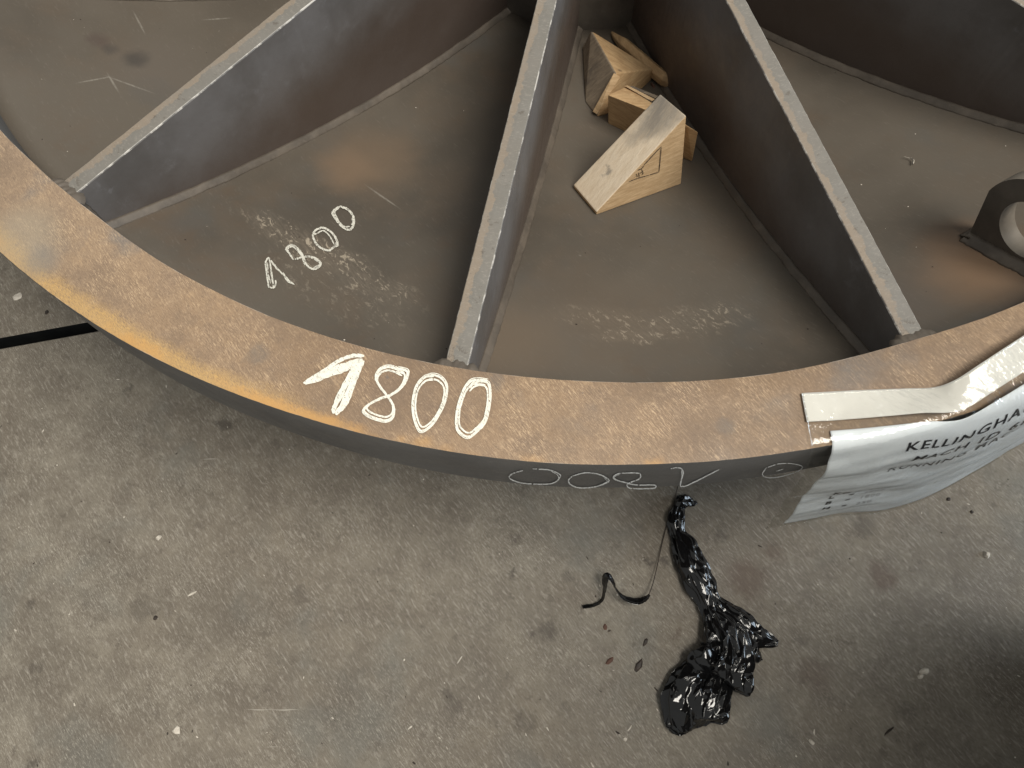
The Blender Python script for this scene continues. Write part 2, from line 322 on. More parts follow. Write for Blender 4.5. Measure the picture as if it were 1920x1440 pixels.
# ------------------------------------------------------------------ the dished wheel
wheel = tag(empty('spoked_disc', (0, 0, 0)), 'big round steel disc with a rusty rim, welded ribs and a dished dark web', 'steel disc')
OUT = ([-165, -125, -110, -94, -85, -76, -69, -58, -30], [0, .0028, .0024, .0001, -.0003, -.0023, -.0036, -.002, 0])
INN = ([-160, -127, -121, -116, -107, -100, -84, -71, -62, -54, -30], [0, 0, -.003, -.0042, -.0013, 0, .0006, .0022, -.0003, .0020, 0])
def dro(th): return smooth_interp(th, *OUT)
def dri(th): return smooth_interp(th, *INN)
def build_rim():
    v = []; fc = []; n = 1440
    for i in range(n):
        th = i / n * 360 - 270; a = math.radians(th); c, s = math.cos(a), math.sin(a)
        ch = .0011 + .0012 * max(0, nz(i * .21, 1)) + .0012 * max(0, nz(i * .9, 4)); ci = .0009 + .001 * max(0, nz(i * .3, 8))
        ro, ri = RO + dro(th), RI + dri(th)
        wo = .0005 * nz(i * .05, 17)
        prof = [(ro, H - .0824), (ro, H - .0412), (ro, H - ch - .0005), (ro - ch * .35, H - ch * .3), (ro - ch - .0003, H + wo), ((ro * 2 + ri) / 3, H + wo), ((ro + 2 * ri) / 3, H), (ri + ci, H), (ri + ci * .3, H - ci * .35), (ri, H - ci - .0004), (ri, H - .0824)]
        v += [(r * c, r * s, z) for r, z in prof]
    m = 11
    for i in range(n):
        j = (i + 1) % n
        for k in range(m): fc.append((i * m + k, j * m + k, j * m + (k + 1) % m, i * m + (k + 1) % m))
    o = obj('rim', v, fc, M_rim, wheel, True)
    bm = bmesh.new(); bm.from_mesh(o.data); bmesh.ops.recalc_face_normals(bm, faces=bm.faces)
    for e in bm.edges:
        if len(e.link_faces) == 2 and e.calc_face_angle(0) > .5: e.smooth = False
    bm.to_mesh(o.data); bm.free(); return o
rim = build_rim()
def build_web():
    v = []; fc = []; n = 360; rs = [RH - .004 + (RI + .003 - RH + .004) * k / 24 for k in range(25)]
    for i in range(n):
        a = math.radians(i); c, s = math.cos(a), math.sin(a)
        for r in rs: v.append((r * c, r * s, zweb(r) + .0006 * nz(r * c * 9, r * s * 9)))
        for r in reversed(rs): v.append((r * c, r * s, zweb(r) - .012))
    m = 50
    for i in range(n):
        j = (i + 1) % n
        for k in range(m): fc.append((i * m + k, i * m + (k + 1) % m, j * m + (k + 1) % m, j * m + k))
    return obj('web_plate', v, fc, M_web, wheel, True)
build_web()
def tube(name, r0, r1, z0, z1, mat, parent, n=128):
    v = []; fc = []
    for i in range(n):
        a = 2 * math.pi * i / n; c, s = math.cos(a), math.sin(a)
        v += [(r0 * c, r0 * s, z0), (r0 * c, r0 * s, z1), (r1 * c, r1 * s, z1), (r1 * c, r1 * s, z0)]
    for i in range(n):
        j = (i + 1) % n
        for k in range(4): fc.append((i * 4 + k, i * 4 + (k + 1) % 4, j * 4 + (k + 1) % 4, j * 4 + k))
    o = obj(name, v, fc, mat, parent); return o
tube('hub', RH - .03, RH, 0.0, H - .004, M_lug, wheel)
RIBS = [(-119.785, .01006, .0209), (-90.0, .0121, .0205), (-61.809, .00728, .0198), (-33.742, .01208, .0191), (-148.7, .009, .02)]
RIBS += [(-147.8 - 29.9 * k, .01, .02) for k in range(1, 9) if -147.8 - 29.9 * k > -390 + 20 + 0 and -147.8 - 29.9 * k + 360 > -5]
def bead(path, wid, seedv, closed=False):
    # fillet weld: a rounded rippled strip along a 3-D path; frame given per point (p, up, side)
    v = []; fc = []; m = 6
    for i, (p, u, s) in enumerate(path):
        k = wid * (1 + .16 * nz(i * .16, seedv) + .03 * math.sin(i * 1.9 + nz(i * .2, seedv) * 3) + .08 * nz(i * .6, seedv))
        ku = wid * .9 * (1 + .16 * nz(i * .22, seedv + 5))
        for j in range(m):
            a = j / (m - 1) * math.pi / 2
            q = p + s * (k * math.cos(a) * (1 - .22 * math.sin(2 * a))) + u * (ku * math.sin(a) * (1 - .22 * math.sin(2 * a)))
            v.append(q)
        v.append(p - (s + u) * .002)
    m += 1
    for i in range(len(path) - 1):
        for j in range(m): fc.append((i * m + j, i * m + (j + 1) % m, (i + 1) * m + (j + 1) % m, (i + 1) * m + j))
    fc.append(tuple(range(m))); fc.append(tuple(reversed(range((len(path) - 1) * m, len(path) * m))))
    return v, fc
def build_rib(idx, ang, off, t):
    a = math.radians(ang); mw = Matrix.Rotation(a, 4, 'Z') @ Matrix.Translation((0, off, 0))
    ri = RI + dri(ang); x0 = math.sqrt(RH ** 2 - off ** 2) - .002; n = 120; v = []; fc = []
    zt = H - .0062
    for i in range(n + 1):
        x = x0 + (ri - x0 + .002) * i / n; r = math.hypot(x, off); zb = zweb(r) - .006
        j1 = .0003 * nz(x * 40, idx, 1) + .0003 * nz(x * 190, idx, 2); j2 = .0003 * nz(x * 40, idx, 4) + .0003 * nz(x * 190, idx, 5)
        b = .0010 + .0006 * abs(nz(x * 90, idx, 9))
        for yy, z in ((-t / 2 + j1 * .2, zb), (-t / 2 + j1, zt - b * 1.2), (-t / 2 + b * .5 + j1, zt - b * .35), (-t / 2 + b + j1, zt), (0, zt + .0002), (t / 2 - b + j2, zt), (t / 2 - b * .5 + j2, zt - b * .35), (t / 2 + j2, zt - b * 1.2), (t / 2, zb)):
            v.append((x, yy, z))
    m = 9
    for i in range(n):
        for k in range(m): fc.append((i * m + k, i * m + (k + 1) % m, (i + 1) * m + (k + 1) % m, (i + 1) * m + k))
    fc += [tuple(range(m - 1, -1, -1)), tuple(n * m + k for k in range(m))]
    o = obj('rib', v, fc, M_rib, wheel, False, mw)
    bm = bmesh.new(); bm.from_mesh(o.data); bmesh.ops.recalc_face_normals(bm, faces=bm.faces); bm.to_mesh(o.data); bm.free()
    for sgn in (-1, 1):                    # long fillet welds along the web, one per side
        path = []
        for i in range(150):
            x = x0 + (ri - x0) * i / 149; r = math.hypot(x, off); sl = (zweb(r + .01) - zweb(r - .01)) / .02
            path.append((Vector((x, sgn * t / 2, zweb(r) - .0005)), Vector((-sl, 0, 1)).normalized(), Vector((0, sgn, 0))))
        v, fc = bead(path, .0078, idx * 3 + sgn)
        obj('weld_bead', v, fc, M_weld, o, True)
    v = []; fc = []                        # upright welds and the lumpy end weld at the rim
    for sgn in (-1, 1):
        path = []
        for i in range(30):
            z = zweb(ri) + (zt - .002 - zweb(ri)) * i / 29; path.append((Vector((ri + .001, sgn * t / 2, z)), Vector((-1, 0, 0)), Vector((0, sgn, 0))))
        pv, pf = bead(path, .009, idx * 7 + sgn); b0 = len(v); v += pv; fc += [tuple(q + b0 for q in f) for f in pf]
    nn = 26; b0 = len(v)
    for i in range(nn + 1):
        yy = (-.5 + i / nn) * (t + .022); ed = max(0, 1 - (abs(yy) / (t / 2 + .011)) ** 4)
        wdt = .013 + .005 * nz(i * .35, idx, 3); hh = .0042 * ed * (1 + .5 * nz(i * .5, idx, 6))
        for k in range(6):
            s = k / 5; x = ri + .0015 - s * wdt * (.4 + .6 * ed)
            v.append((x, yy, zt - .004 + (.004 + hh) * math.sin(math.pi * (.5 + s * .5)) ** .8 if k < 5 else zt - .006))
    for i in range(nn):
        for k in range(5): fc.append((b0 + i * 6 + k, b0 + i * 6 + k + 1, b0 + (i + 1) * 6 + k + 1, b0 + (i + 1) * 6 + k))
    obj('end_weld', v, fc, M_weld, o, True)
    return o
for i, (a_, o_, t_) in enumerate(RIBS): build_rib(i, a_, o_, t_)
# lifting lug standing on the web by the rim
def build_lug():
    a = math.radians(-48.1); mw = Matrix.Rotation(a, 4, 'Z'); cx, cz, ro, ri, th = .766, H - .041, .0535, .0305, .020
    prof = []
    for i in range(33):
        q = math.radians(180 - 180 * i / 32 * 1.0); prof.append((cx + ro * math.cos(q), cz + ro * math.sin(q)))
    prof = [(.733, zweb(.733) - .004), (.728, zweb(.728) + .008)] + prof + [(.812, cz - .03), (.808, zweb(.808) - .004)]
    hole = [(cx + ri * math.cos(2 * math.pi * i / 48), cz + ri * math.sin(2 * math.pi * i / 48)) for i in range(48)]
    bm = bmesh.new(); rings = []
    for y in (0, th):
        po = [bm.verts.new((x, y, z)) for x, z in prof]; ho = [bm.verts.new((x, y, z)) for x, z in hole]; rings.append((po, ho))
        es = [bm.edges.new((po[i], po[(i + 1) % len(po)])) for i in range(len(po))] + [bm.edges.new((ho[i], ho[(i + 1) % 48])) for i in range(48)]
        bmesh.ops.triangle_fill(bm, edges=es, use_beauty=True)
    for r in (0, 1):
        l0, l1 = rings[0][r], rings[1][r]
        for i in range(len(l0)):
            f = bm.faces.new((l0[i], l0[(i + 1) % len(l0)], l1[(i + 1) % len(l0)], l1[i])); f.material_index = 1; f.smooth = len(l0) != 48 or True
    bmesh.ops.recalc_face_normals(bm, faces=bm.faces)
    for e in bm.edges:
        if len(e.link_faces) == 2 and e.calc_face_angle(0) > .6: e.smooth = False
    o = obj_bm('lifting_lug', bm, M_lug, wheel); o.data.materials.append(M_lugedge); o.matrix_local = mw
    for sgn, y in ((-1, 0), (1, th)):
        path = [(Vector((x, y, zweb(x) - .0005)), Vector((0, 0, 1)), Vector((0, sgn, 0))) for x in np.linspace(.728, .811, 40)]
        v, fc = bead(path, .0105, 40 + sgn); obj('weld_bead', v, fc, M_weld, o, True)
    path = [(Vector((.7325, y, zweb(.7325) - .001)), Vector((0, 0, 1)), Vector((-1, 0, 0))) for y in np.linspace(-.006, th + .006, 16)]
    v, fc = bead(path, .009, 50); obj('weld_bead', v, fc, M_weld, o, True)
build_lug()
# ------------------------------------------------------------------ painted and chalked numbers
def catmull(P, n=10):
    P = [np.array(p, float) for p in P]; Q = [2 * P[0] - P[1]] + P + [2 * P[-1] - P[-2]]; out = []
    for i in range(1, len(Q) - 2):
        for k in range(n):
            t = k / n; a, b, c, d = Q[i - 1:i + 3]
            out.append(.5 * (2 * b + (c - a) * t + (2 * a - 5 * b + 4 * c - d) * t * t + (3 * b - a - 3 * c + d) * t ** 3))
    out.append(P[-1]); return out
def stroke(pix, wpx, surf, lift, seedv, v, fc, rag=.25, breaks=0.):
    pts = catmull(pix, 12); n = len(pts); base = len(v); idx = []
    for i, p in enumerate(pts):
        d = pts[min(i + 1, n - 1)] - pts[max(i - 1, 0)]; d = d / (np.linalg.norm(d) + 1e-9); s = np.array([-d[1], d[0]])
        capk = min(1, .45 + .55 * min(i, n - 1 - i) / 3)
        a = wpx / 2 * capk * (1 + rag * nz(i * .33, seedv) * 1.6); b = wpx / 2 * capk * (1 + rag * nz(i * .37, seedv + 9) * 1.6)
        for q in (p + s * a, p - s * b):
            P = np.array(surf(*q)); v.append(P + np.array(lift(P)) * (1 + .6 * i / n))
    for i in range(n - 1):
        if breaks and nz(i * .5, seedv + 3) > .62 - breaks: continue
        fc.append((base + 2 * i, base + 2 * i + 1, base + 2 * i + 3, base + 2 * i + 2))
def digit(name, strokes, wpx, surf, lift, mat, parent, seedv, off, scl, rag=.25, breaks=0.):
    v = []; fc = []
    for k, st in enumerate(strokes):
        ww = wpx
        if isinstance(st, tuple): ww, st = st
        L = lambda P, k=k: np.array(lift(P)) * (1 + .13 * k)
        stroke([(off[0] + x / scl, off[1] + y / scl) for x, y in st], ww, surf, L, seedv + k * 3.7, v, fc, rag, breaks)
    o = obj(name, v, fc, mat, parent); 
    bm = bmesh.new(); bm.from_mesh(o.data); bmesh.ops.recalc_face_normals(bm, faces=bm.faces); bm.to_mesh(o.data); bm.free()
    return o
def shift(st, dx, dy): return [(x + dx, y + dy) for x, y in st]
def wob(st, cx, cy, k): return [(cx + (x - cx) * k, cy + (y - cy) * k) for x, y in st]
rimS = lambda px, py: at(px, py, H); upL = lambda P: (0, 0, .0007)
one = [(7, [(135, 362), (300, 262), (440, 170), (560, 127), (655, 130)]), (8, [(150, 352), (320, 280), (480, 205), (640, 158)]), (8, [(150, 368), (330, 300), (480, 248), (600, 180)]), (6, [(200, 340), (400, 250), (560, 185), (645, 165)]),
       (7, [(650, 168), (575, 340), (510, 520), (445, 610)]), (7.5, [(610, 180), (530, 330), (450, 480), (400, 570), (395, 625)]), (8, [(630, 180), (540, 380), (470, 540), (415, 635)]), (7, [(590, 185), (500, 350), (425, 500), (400, 600)])]
eight = [(1000, 275), (930, 240), (860, 222), (790, 248), (755, 315), (790, 390), (860, 480), (905, 560), (903, 640), (850, 680), (770, 668), (690, 635), (652, 592), (695, 545), (780, 500), (900, 455), (985, 385), (1022, 310), (1018, 258), (940, 235)]
o1 = [(1180, 310), (1240, 292), (1310, 315), (1358, 385), (1350, 500), (1305, 610), (1235, 715), (1150, 770), (1105, 720), (1075, 600), (1080, 480), (1112, 380), (1180, 310), (1250, 305)]
o2 = [(1550, 405), (1590, 365), (1650, 345), (1715, 365), (1732, 460), (1722, 570), (1690, 690), (1620, 770), (1550, 820), (1490, 795), (1450, 735), (1450, 620), (1475, 510), (1515, 410), (1570, 345), (1640, 335), (1710, 345)]
num = lambda lab, name='painted_number', par=None: (lambda e: (setattr(e, 'parent', par or wheel), e.__setitem__('label', lab), e)[2])(empty(name, (0, 0, 0)))
n1 = num('big white painted 1800 on the rusty rim')
digit('digit', one, 8, rimS, upL, M_paint, n1, 1, (540, 640), 4.571, .3)
digit('digit', [(4.6, eight), (3.6, wob(eight, 842, 450, .87)), (1.8, wob(eight, 836, 450, 1.07))], 6, rimS, upL, M_paint, n1, 11, (540, 640), 4.571, .22)
digit('digit', [(4, o1), (3.3, wob(o1, 1215, 535, .86)), (1.6, wob(o1, 1218, 530, 1.07))], 6, rimS, upL, M_paint, n1, 21, (540, 640), 4.571, .22)
digit('digit', [(4, o2), (3.3, wob(o2, 1590, 585, .86)), (1.7, wob(o2, 1592, 580, 1.07)), (8, [(1600, 760), (1650, 740), (1690, 690)])], 6, rimS, upL, M_paint, n1, 31, (540, 640), 4.571, .22)
webS = lambda px, py: web(px, py)
n2 = num('smaller white painted 1800 on the dark web')
dg = [[(3.2, [(262, 738), (232, 800), (245, 920), (268, 1085)]), (3, [(272, 750), (290, 860), (308, 980), (322, 1090)]), (3.4, [(262, 738), (345, 850), (440, 945), (500, 1010), (557, 1050)]), (2.6, [(430, 910), (470, 1000), (530, 1040)]), (3, [(262, 1070), (300, 1085), (330, 1080), (348, 1040), (345, 1000)]), (2, [(255, 800), (262, 920), (290, 1040)])],
      [(3.6, [(545, 768), (495, 690), (462, 650), (490, 612), (540, 605), (600, 650), (650, 720), (690, 820), (760, 872), (830, 850), (850, 805), (800, 755), (730, 732), (650, 738), (560, 765)]), (2.4, [(500, 690), (480, 650), (530, 620), (590, 665), (640, 735), (675, 830)]), (2.2, [(740, 745), (810, 780), (840, 820), (770, 860)])],
      [(3.8, [(805, 470), (762, 490), (790, 570), (850, 632), (940, 662), (1000, 622), (1042, 600), (1012, 510), (950, 442), (870, 408), (790, 440), (765, 490)]), (2.4, [(810, 470), (880, 440), (950, 500), (1005, 600)]), (5, [(1025, 570), (1038, 615)])],
      [(4.2, [(1068, 165), (1000, 212), (985, 250), (1032, 325), (1090, 392), (1160, 430), (1200, 412), (1225, 345), (1205, 260), (1150, 200), (1065, 165)]), (2.6, [(1060, 180), (1010, 230), (1045, 320), (1110, 395), (1180, 395)]), (5, [(1210, 290), (1222, 350), (1200, 380)])]]
for k, st in enumerate(dg): digit('digit', st, 4, webS, lambda P: (0, 0, .0008), M_paint_thin, n2, 50 + k * 9, (460, 360), 6, .38, .1)
def wallS(px, py):
    d = ray(px, py); lo, hi = .05, 3.0; a = d[0] ** 2 + d[1] ** 2; b = CAM[0] * d[0] + CAM[1] * d[1]; R = RO
    for _ in range(3):
        c = CAM[0] ** 2 + CAM[1] ** 2 - R * R; s = (-b - math.sqrt(max(0, b * b - a * c))) / a
        P = CAM + d * s; R = RO + dro(math.degrees(math.atan2(P[1], P[0])))
    return P
wl = lambda P: np.array([P[0], P[1], 0]) / math.hypot(P[0], P[1]) * .0009
n3 = num('thin chalk 1800 upside down on the outer wall', 'chalk_number')
ck = [[[(195, 123), (300, 130), (360, 155), (365, 172), (335, 205), (270, 217), (150, 212), (80, 195), (50, 172), (75, 148), (135, 130)], (1.2, [(305, 133), (350, 160), (350, 190), (300, 215)])],
      [[(440, 168), (520, 147), (600, 155), (650, 177), (668, 198), (620, 222), (555, 237), (480, 238), (430, 218), (418, 190), (440, 165)], (1.2, [(640, 178), (655, 200), (600, 225)])],
      [[(865, 170), (850, 150), (740, 150), (698, 168), (705, 188), (770, 207), (840, 222), (945, 222), (957, 236), (930, 243), (810, 243), (780, 225), (795, 207), (850, 185), (868, 165)], (1.2, [(735, 155), (700, 172), (725, 192), (800, 212)])],
      [[(1050, 122), (1090, 115), (1118, 122), (1128, 150), (1112, 200), (1110, 230)], [(1110, 232), (1150, 225), (1250, 175), (1350, 122)], (1.4, [(1118, 130), (1120, 170), (1112, 215)])]]
for k, st in enumerate(ck): digit('digit', [s if isinstance(s, tuple) else (2.0, s) for s in st], 2.0, wallS, wl, M_chalk, n3, 90 + k * 5, (940, 840), 3.31, .35, .18)
n4 = num('small chalk circle with a dot on the outer wall', 'chalk_mark')
digit('circle', [(1.4, [(1640, 118), (1720, 92), (1800, 90), (1865, 108), (1830, 140), (1720, 172), (1650, 175), (1618, 155), (1640, 115)])], 1.5, wallS, wl, M_chalk, n4, 130, (940, 840), 3.31, .3, .3)
digit('dot', [(1.4, [(1705, 138), (1725, 130), (1748, 121)])], 1.5, wallS, wl, M_chalk, n4, 140, (940, 840), 3.31, .3, .1)
# ------------------------------------------------------------------ wooden wedges lying on the web
def hull(name, pts, mat, label, cat, group=None, bevel=.0012, mats=None, pick=None):
    bm = bmesh.new()
    for p in pts: bm.verts.new([float(x) for x in p])
    r = bmesh.ops.convex_hull(bm, input=bm.verts)
    bmesh.ops.delete(bm, geom=[g for g in r['geom_interior'] if isinstance(g, bmesh.types.BMVert)], context='VERTS')
    bmesh.ops.dissolve_limit(bm, angle_limit=.12, verts=bm.verts, edges=bm.edges)
    bmesh.ops.bevel(bm, geom=list(bm.edges), offset=bevel, segments=2, affect='EDGES', profile=.6)
    bmesh.ops.recalc_face_normals(bm, faces=bm.faces); bm.normal_update()
    o = obj_bm(name, bm, mat)
    if mats:
        for m in mats: o.data.materials.append(m)
        for f in o.data.polygons: f.material_index = pick(np.array(f.center), np.array(f.normal))
    tag(o, label, cat, group); return recenter(o)
WG = 'wooden offcuts lying in the wheel'
A = web(1075, 352); B = web(1118, 403); E = web(1277, 345, .0); Ct = above(E, 1287, 217); Eb = E + (A - B); Dt = above(Eb, 1238, 176)
cc = web(1282, 342)
nA = np.cross(Ct - B, A - B); nA /= np.linalg.norm(nA); nA *= np.sign(nA[2])
def web_pl(px, py):
    d = ray(px, py); return CAM + d * (((B - CAM) @ nA) / (d @ nA))
def m_palewood(loc, spots):
    t = NT('pale_sawn_face'); v = t.mapv(t.mapv(rot=(0, 0, -.95)), scale=(1, 5, 1)); w1 = t.noise(50, 5, .65, v); w2 = t.noise(220, 3, .7, v)
    wn = t.n.new('ShaderNodeVectorMath'); wn.operation = 'SCALE'; t.put(wn.inputs[0], t.vmath('SUBTRACT', t.noise(45, 5, .65, col=True), (.5, .5, .5))); wn.inputs['Scale'].default_value = .035
    q = t.vmath('ADD', t.co, wn.outputs[0])
    c = t.mix(t.mr(w1, .3, .7), (.70, .57, .42), (.80, .68, .53)); c = t.mix(t.mr(w2, .5, .75, 0, .4), c, (.46, .36, .25))
    for p, r, k in spots: c = t.mix(t.mul(t.mul(t.spot(p - np.array(loc), r, q, .55), t.mr(w1, .25, .6, .6, 1.)), k), c, (.185, .17, .155))
    t.bump(t.add(w1, t.mul(w2, .7)), .4, .0012); return t.done(c, .75, .25)
big = hull('wooden_wedge', [A, B, E, Ct, Dt, Eb, B + (0, 0, .006), A + (0, 0, .006)], M_fresh, 'large pale wooden wedge with a pencilled triangle, foremost of the offcuts', 'wooden wedge', WG, .0014,
           [M_fresh], lambda c, n: 1 if n @ nA > .85 else 0)
big.data.materials[1] = m_palewood(big.location, [(web_pl(1246, 205), .026, .7), (web_pl(1210, 240), .016, .55), (web_pl(1232, 188), .018, .5), (web_pl(1140, 325), .006, .7), (web_pl(1185, 262), .010, .3)])
def flat_strokes(name, lines, wpx, P0, nrm, mat, parent, seedv):
    def surf(px, py):
        d = ray(px, py); return CAM + d * (((P0 - CAM) @ nrm) / (d @ nrm))
    v = []; fc = []
    for k, l in enumerate(lines): stroke(l, wpx, surf, lambda P: nrm * .0006, seedv + k * 3, v, fc, .3, .06)
    o = obj(name, v, fc, mat)
    o.parent = parent; o.matrix_parent_inverse = Matrix.Translation(parent.location).inverted(); return o
sN = np.cross(E - B, Ct - B); sN /= np.linalg.norm(sN); sN *= np.sign(sN @ (CAM - B))
s36 = lambda *q: [(1040 + x / 3.6, 20 + y / 3.6) for x, y in q]
flat_strokes('pencil_mark', [s36((498, 1153), (560, 1128), (640, 1105), (703, 1085)), s36((703, 1085), (710, 1010), (718, 915)), s36((718, 915), (660, 975), (600, 1040)),
                             s36((565, 1090), (570, 1120)), s36((560, 1075), (585, 1062), (600, 1045)), s36((548, 1100), (558, 1118)), s36((585, 1068), (595, 1090), (590, 1102)), s36((572, 1095), (592, 1085))], 1.3, B, sN, M_pencil, big, 160)
# upper left wedge
P2, P3, P4, P5 = web(1093, 92), web(1097, 192), web(1120, 219), web(1139, 214)
Q = above(web(1150, 190), 1154, 138); P1 = above(web(1100, 90), 1108, 57); R1 = web(1221, 150); R2 = web(1204, 166)
wn_ = np.cross(P3 - P2, Q - P2)
w2 = hull('wooden_wedge', [P2, P3, P4, P5, Q, P1, R1, R2, R1 + (0, 0, .02), P2 + (0, 0, .004), P4 + (0, 0, .004)], M_grey, 'weathered brown wooden wedge with one pale sawn band, farthest left of the offcuts', 'wooden wedge', WG, .0014,
          [M_tan], lambda c, n: 1 if n[0] > .15 else 0)
# pale sawn band across it
bN = None
bv = [(1151, 137), (1163, 144), (1119, 217), (1111, 212)]
def band():
    pts = [np.array(above(web(1150, 195), *bv[0])), np.array(above(web(1150, 195), *bv[1])), web(*bv[2]) + (0, 0, .003), web(*bv[3]) + (0, 0, .003)]
    toc = [(CAM - p) / np.linalg.norm(CAM - p) for p in pts]
    fr = [p + t * .0045 for p, t in zip(pts, toc)]; bk = [p - t * .012 for p, t in zip(pts, toc)]
    bm = bmesh.new()
    for p in fr + bk: bm.verts.new(p)
    bmesh.ops.convex_hull(bm, input=bm.verts); bmesh.ops.recalc_face_normals(bm, faces=bm.faces)
    o = obj_bm('sawn_band', bm, M_fresh, w2); o.matrix_parent_inverse = Matrix.Translation(w2.location).inverted()
band()
# long block behind the front wedge
b0, b1 = web(1140, 231), web(1171, 244); t0 = above(b0, 1140, 178); t1 = above(b1, 1210, 205)
e0, e1 = web(1299, 305), web(1290, 300)
ax = (web(1290, 300) - web(1171, 243)); 
fr_top = above(b0, 1140, 178); bk_top = above(web(1165, 205), 1174, 162)
hb = fr_top[2] - b0[2]
dirv = np.array([ax[0], ax[1], 0]); dirv /= np.linalg.norm(dirv)
end_b = web(1298, 304); end_t = above(end_b, 1309, 248); end_tb = above(end_b, 1290, 232)
blk = hull('timber_block', [b0, fr_top, bk_top, b1, web(1168, 200), end_b, end_t, web(1283, 297), end_tb - (0, 0, .004)], M_tan, 'tan timber block half hidden beneath the front wedge, its end sticking out on the right', 'timber block', WG, .0012)
# pointed stick lying against the dark rib
def stick():
    cl = [((1147, 58), 2.5), ((1153, 69), 6), ((1168, 88), 11.5), ((1195, 113), 12.5), ((1225, 139), 12.5), ((1247, 156), 12.5), ((1255, 158), 8)]
    v = []; fc = []; m = 6; pts = [web(p[0] + 0, p[1] + 6) for p, _ in cl]
    for i, ((p, wd), P) in enumerate(zip(cl, pts)):
        d = pts[min(i + 1, len(pts) - 1)] - pts[max(i - 1, 0)]; d /= np.linalg.norm(d); s = np.cross(d, (0, 0, 1.)); s /= np.linalg.norm(s); u = np.cross(s, d)
        r = wd * .00074
        for k in range(m):
            a = 2 * math.pi * (k + .5) / m; k1 = 1.0 if k % 2 else .93
            v.append(P + s * r * math.cos(a) * k1 + u * (r * 1.15 + r * 1.15 * math.sin(a) * k1 + .001))
    for i in range(len(cl) - 1):
        for k in range(m): fc.append((i * m + k, i * m + (k + 1) % m, (i + 1) * m + (k + 1) % m, (i + 1) * m + k))
    fc += [tuple(range(m)), tuple(reversed(range(len(v) - m, len(v))))]
    o = obj('wooden_stick', v, fc, M_tan); tag(o, 'short pointed wooden stick, farthest back of the offcuts', 'wooden stick', WG)
    bm = bmesh.new(); bm.from_mesh(o.data); bmesh.ops.recalc_face_normals(bm, faces=bm.faces); bmesh.ops.bevel(bm, geom=list(bm.edges), offset=.0008, segments=1, affect='EDGES'); bm.to_mesh(o.data); bm.free()
    recenter(o)
stick()
def slat():
    P0 = np.array(fr_top); n = np.cross(np.array(end_t) - P0, np.array(bk_top) - P0); n /= np.linalg.norm(n); n *= np.sign(n[2])
    def on(px, py, h): d = ray(px, py); return CAM + d * (((P0 + n * h - CAM) @ n) / (d @ n))
    for q, m in (([(1171, 161), (1177, 160), (1228, 186), (1222, 190)], M_fresh), ([(1180, 162), (1186, 161), (1234, 180), (1229, 184)], M_grey)):
        bm = bmesh.new()
        for h in (-.002, .0028):
            for p in q: bm.verts.new(on(*p, h))
        bmesh.ops.convex_hull(bm, input=bm.verts); bmesh.ops.recalc_face_normals(bm, faces=bm.faces)
        o = obj_bm('slat', bm, m, blk); o.matrix_parent_inverse = Matrix.Translation(blk.location).inverted()
slat()
# ------------------------------------------------------------------ document pouch draped over the rim edge
TP = [(1502, 738, .0012), (1600, 733, .0012), (1700, 729, .0016), (1750, 727, .004), (1790, 713, .011), (1840, 681, .017), (1920, 629, .016), (2010, 575, .012), (2090, 525, .006)]
TPW = [at(a, b, H + c) for a, b, c in TP]; TL = [0]
for a, b in zip(TPW, TPW[1:]): TL.append(TL[-1] + float(np.linalg.norm(b - a)))
TC = catmull(TPW, 10); TCL = [0]
for a, b in zip(TC, TC[1:]): TCL.append(TCL[-1] + float(np.linalg.norm(b - a)))
PU, PV = .318, .238
HN = 64
def hang_profile(u):
    f0 = math.radians(72 - 12 * min(1, u / .06)); f1 = math.radians(82.5 + 1.5 * math.sin(u * 30)); o = z = 0.; tab = [(0., 0., 0.)]
    for i in range(HN):
        s_ = (i + .5) / HN * .21; k = min(1, s_ / .06); k = k * k * (3 - 2 * k); f = f0 + (f1 - f0) * k
        o += math.cos(f) * .21 / HN; z += math.sin(f) * .21 / HN; tab.append(((i + 1) / HN * .21, o, z))
    return np.array(tab)
HP = {}
def pouch(u, v, off=0.):
    uu = u / PU * TCL[-1]; T = np.array([np.interp(uu, TCL, [p[k] for p in TC]) for k in range(3)])
    th = math.radians(-69.6 + math.degrees(u / RO)); lift = .0016 + .009 * min(1, max(0, (u - .02) / .08)) + .003 * math.sin(u * 25) * min(1, max(0, (u - .03) / .06))
    ro = RO + dro(math.degrees(th)) + .0022
    E = np.array([ro * math.cos(th), ro * math.sin(th), H + lift]); top = np.linalg.norm(E - T)
    kk = round(u, 4)
    if kk not in HP: HP[kk] = hang_profile(u)
    tab = HP[kk]
    def down(s_):
        o = np.interp(s_, tab[:, 0], tab[:, 1]); z = np.interp(s_, tab[:, 0], tab[:, 2]); a = th + math.radians(PSH + PSK * u) * s_ / .19
        return np.array([(ro + o) * math.cos(a), (ro + o) * math.sin(a), H + lift - z])
    k = .010
    if v < top - k: P = T + (E - T) * (v / top)
    elif v > top + k: P = down(v - top)
    else:
        a = T + (E - T) * ((top - k) / top); b = down(k); t = (v - top + k) / (2 * k)
        P = a * (1 - t) ** 2 + E * 2 * t * (1 - t) + b * t * t
    s_ = max(0, v - top); e = down(s_ + .002) - down(s_); tu = np.array([-math.sin(th), math.cos(th), 0]); n = np.cross(tu, e); n *= np.sign(n @ np.array([math.cos(th), math.sin(th), .3])); n /= np.linalg.norm(n)
    g = max(0, min(1, (v - top + .01) / .05)); nn = n * g + np.array([0, 0, 1]) * (1 - g); nn /= np.linalg.norm(nn)
    wr = g * (.0030 * nz(u * 9 + v * 11, v * 30 - u * 8, 2) + .0014 * nz(u * 30 + v * 20, v * 70, 5)) + (1 - g) * .0006 * abs(nz(u * 60, v * 60, 7))
    return P + nn * (off + wr)
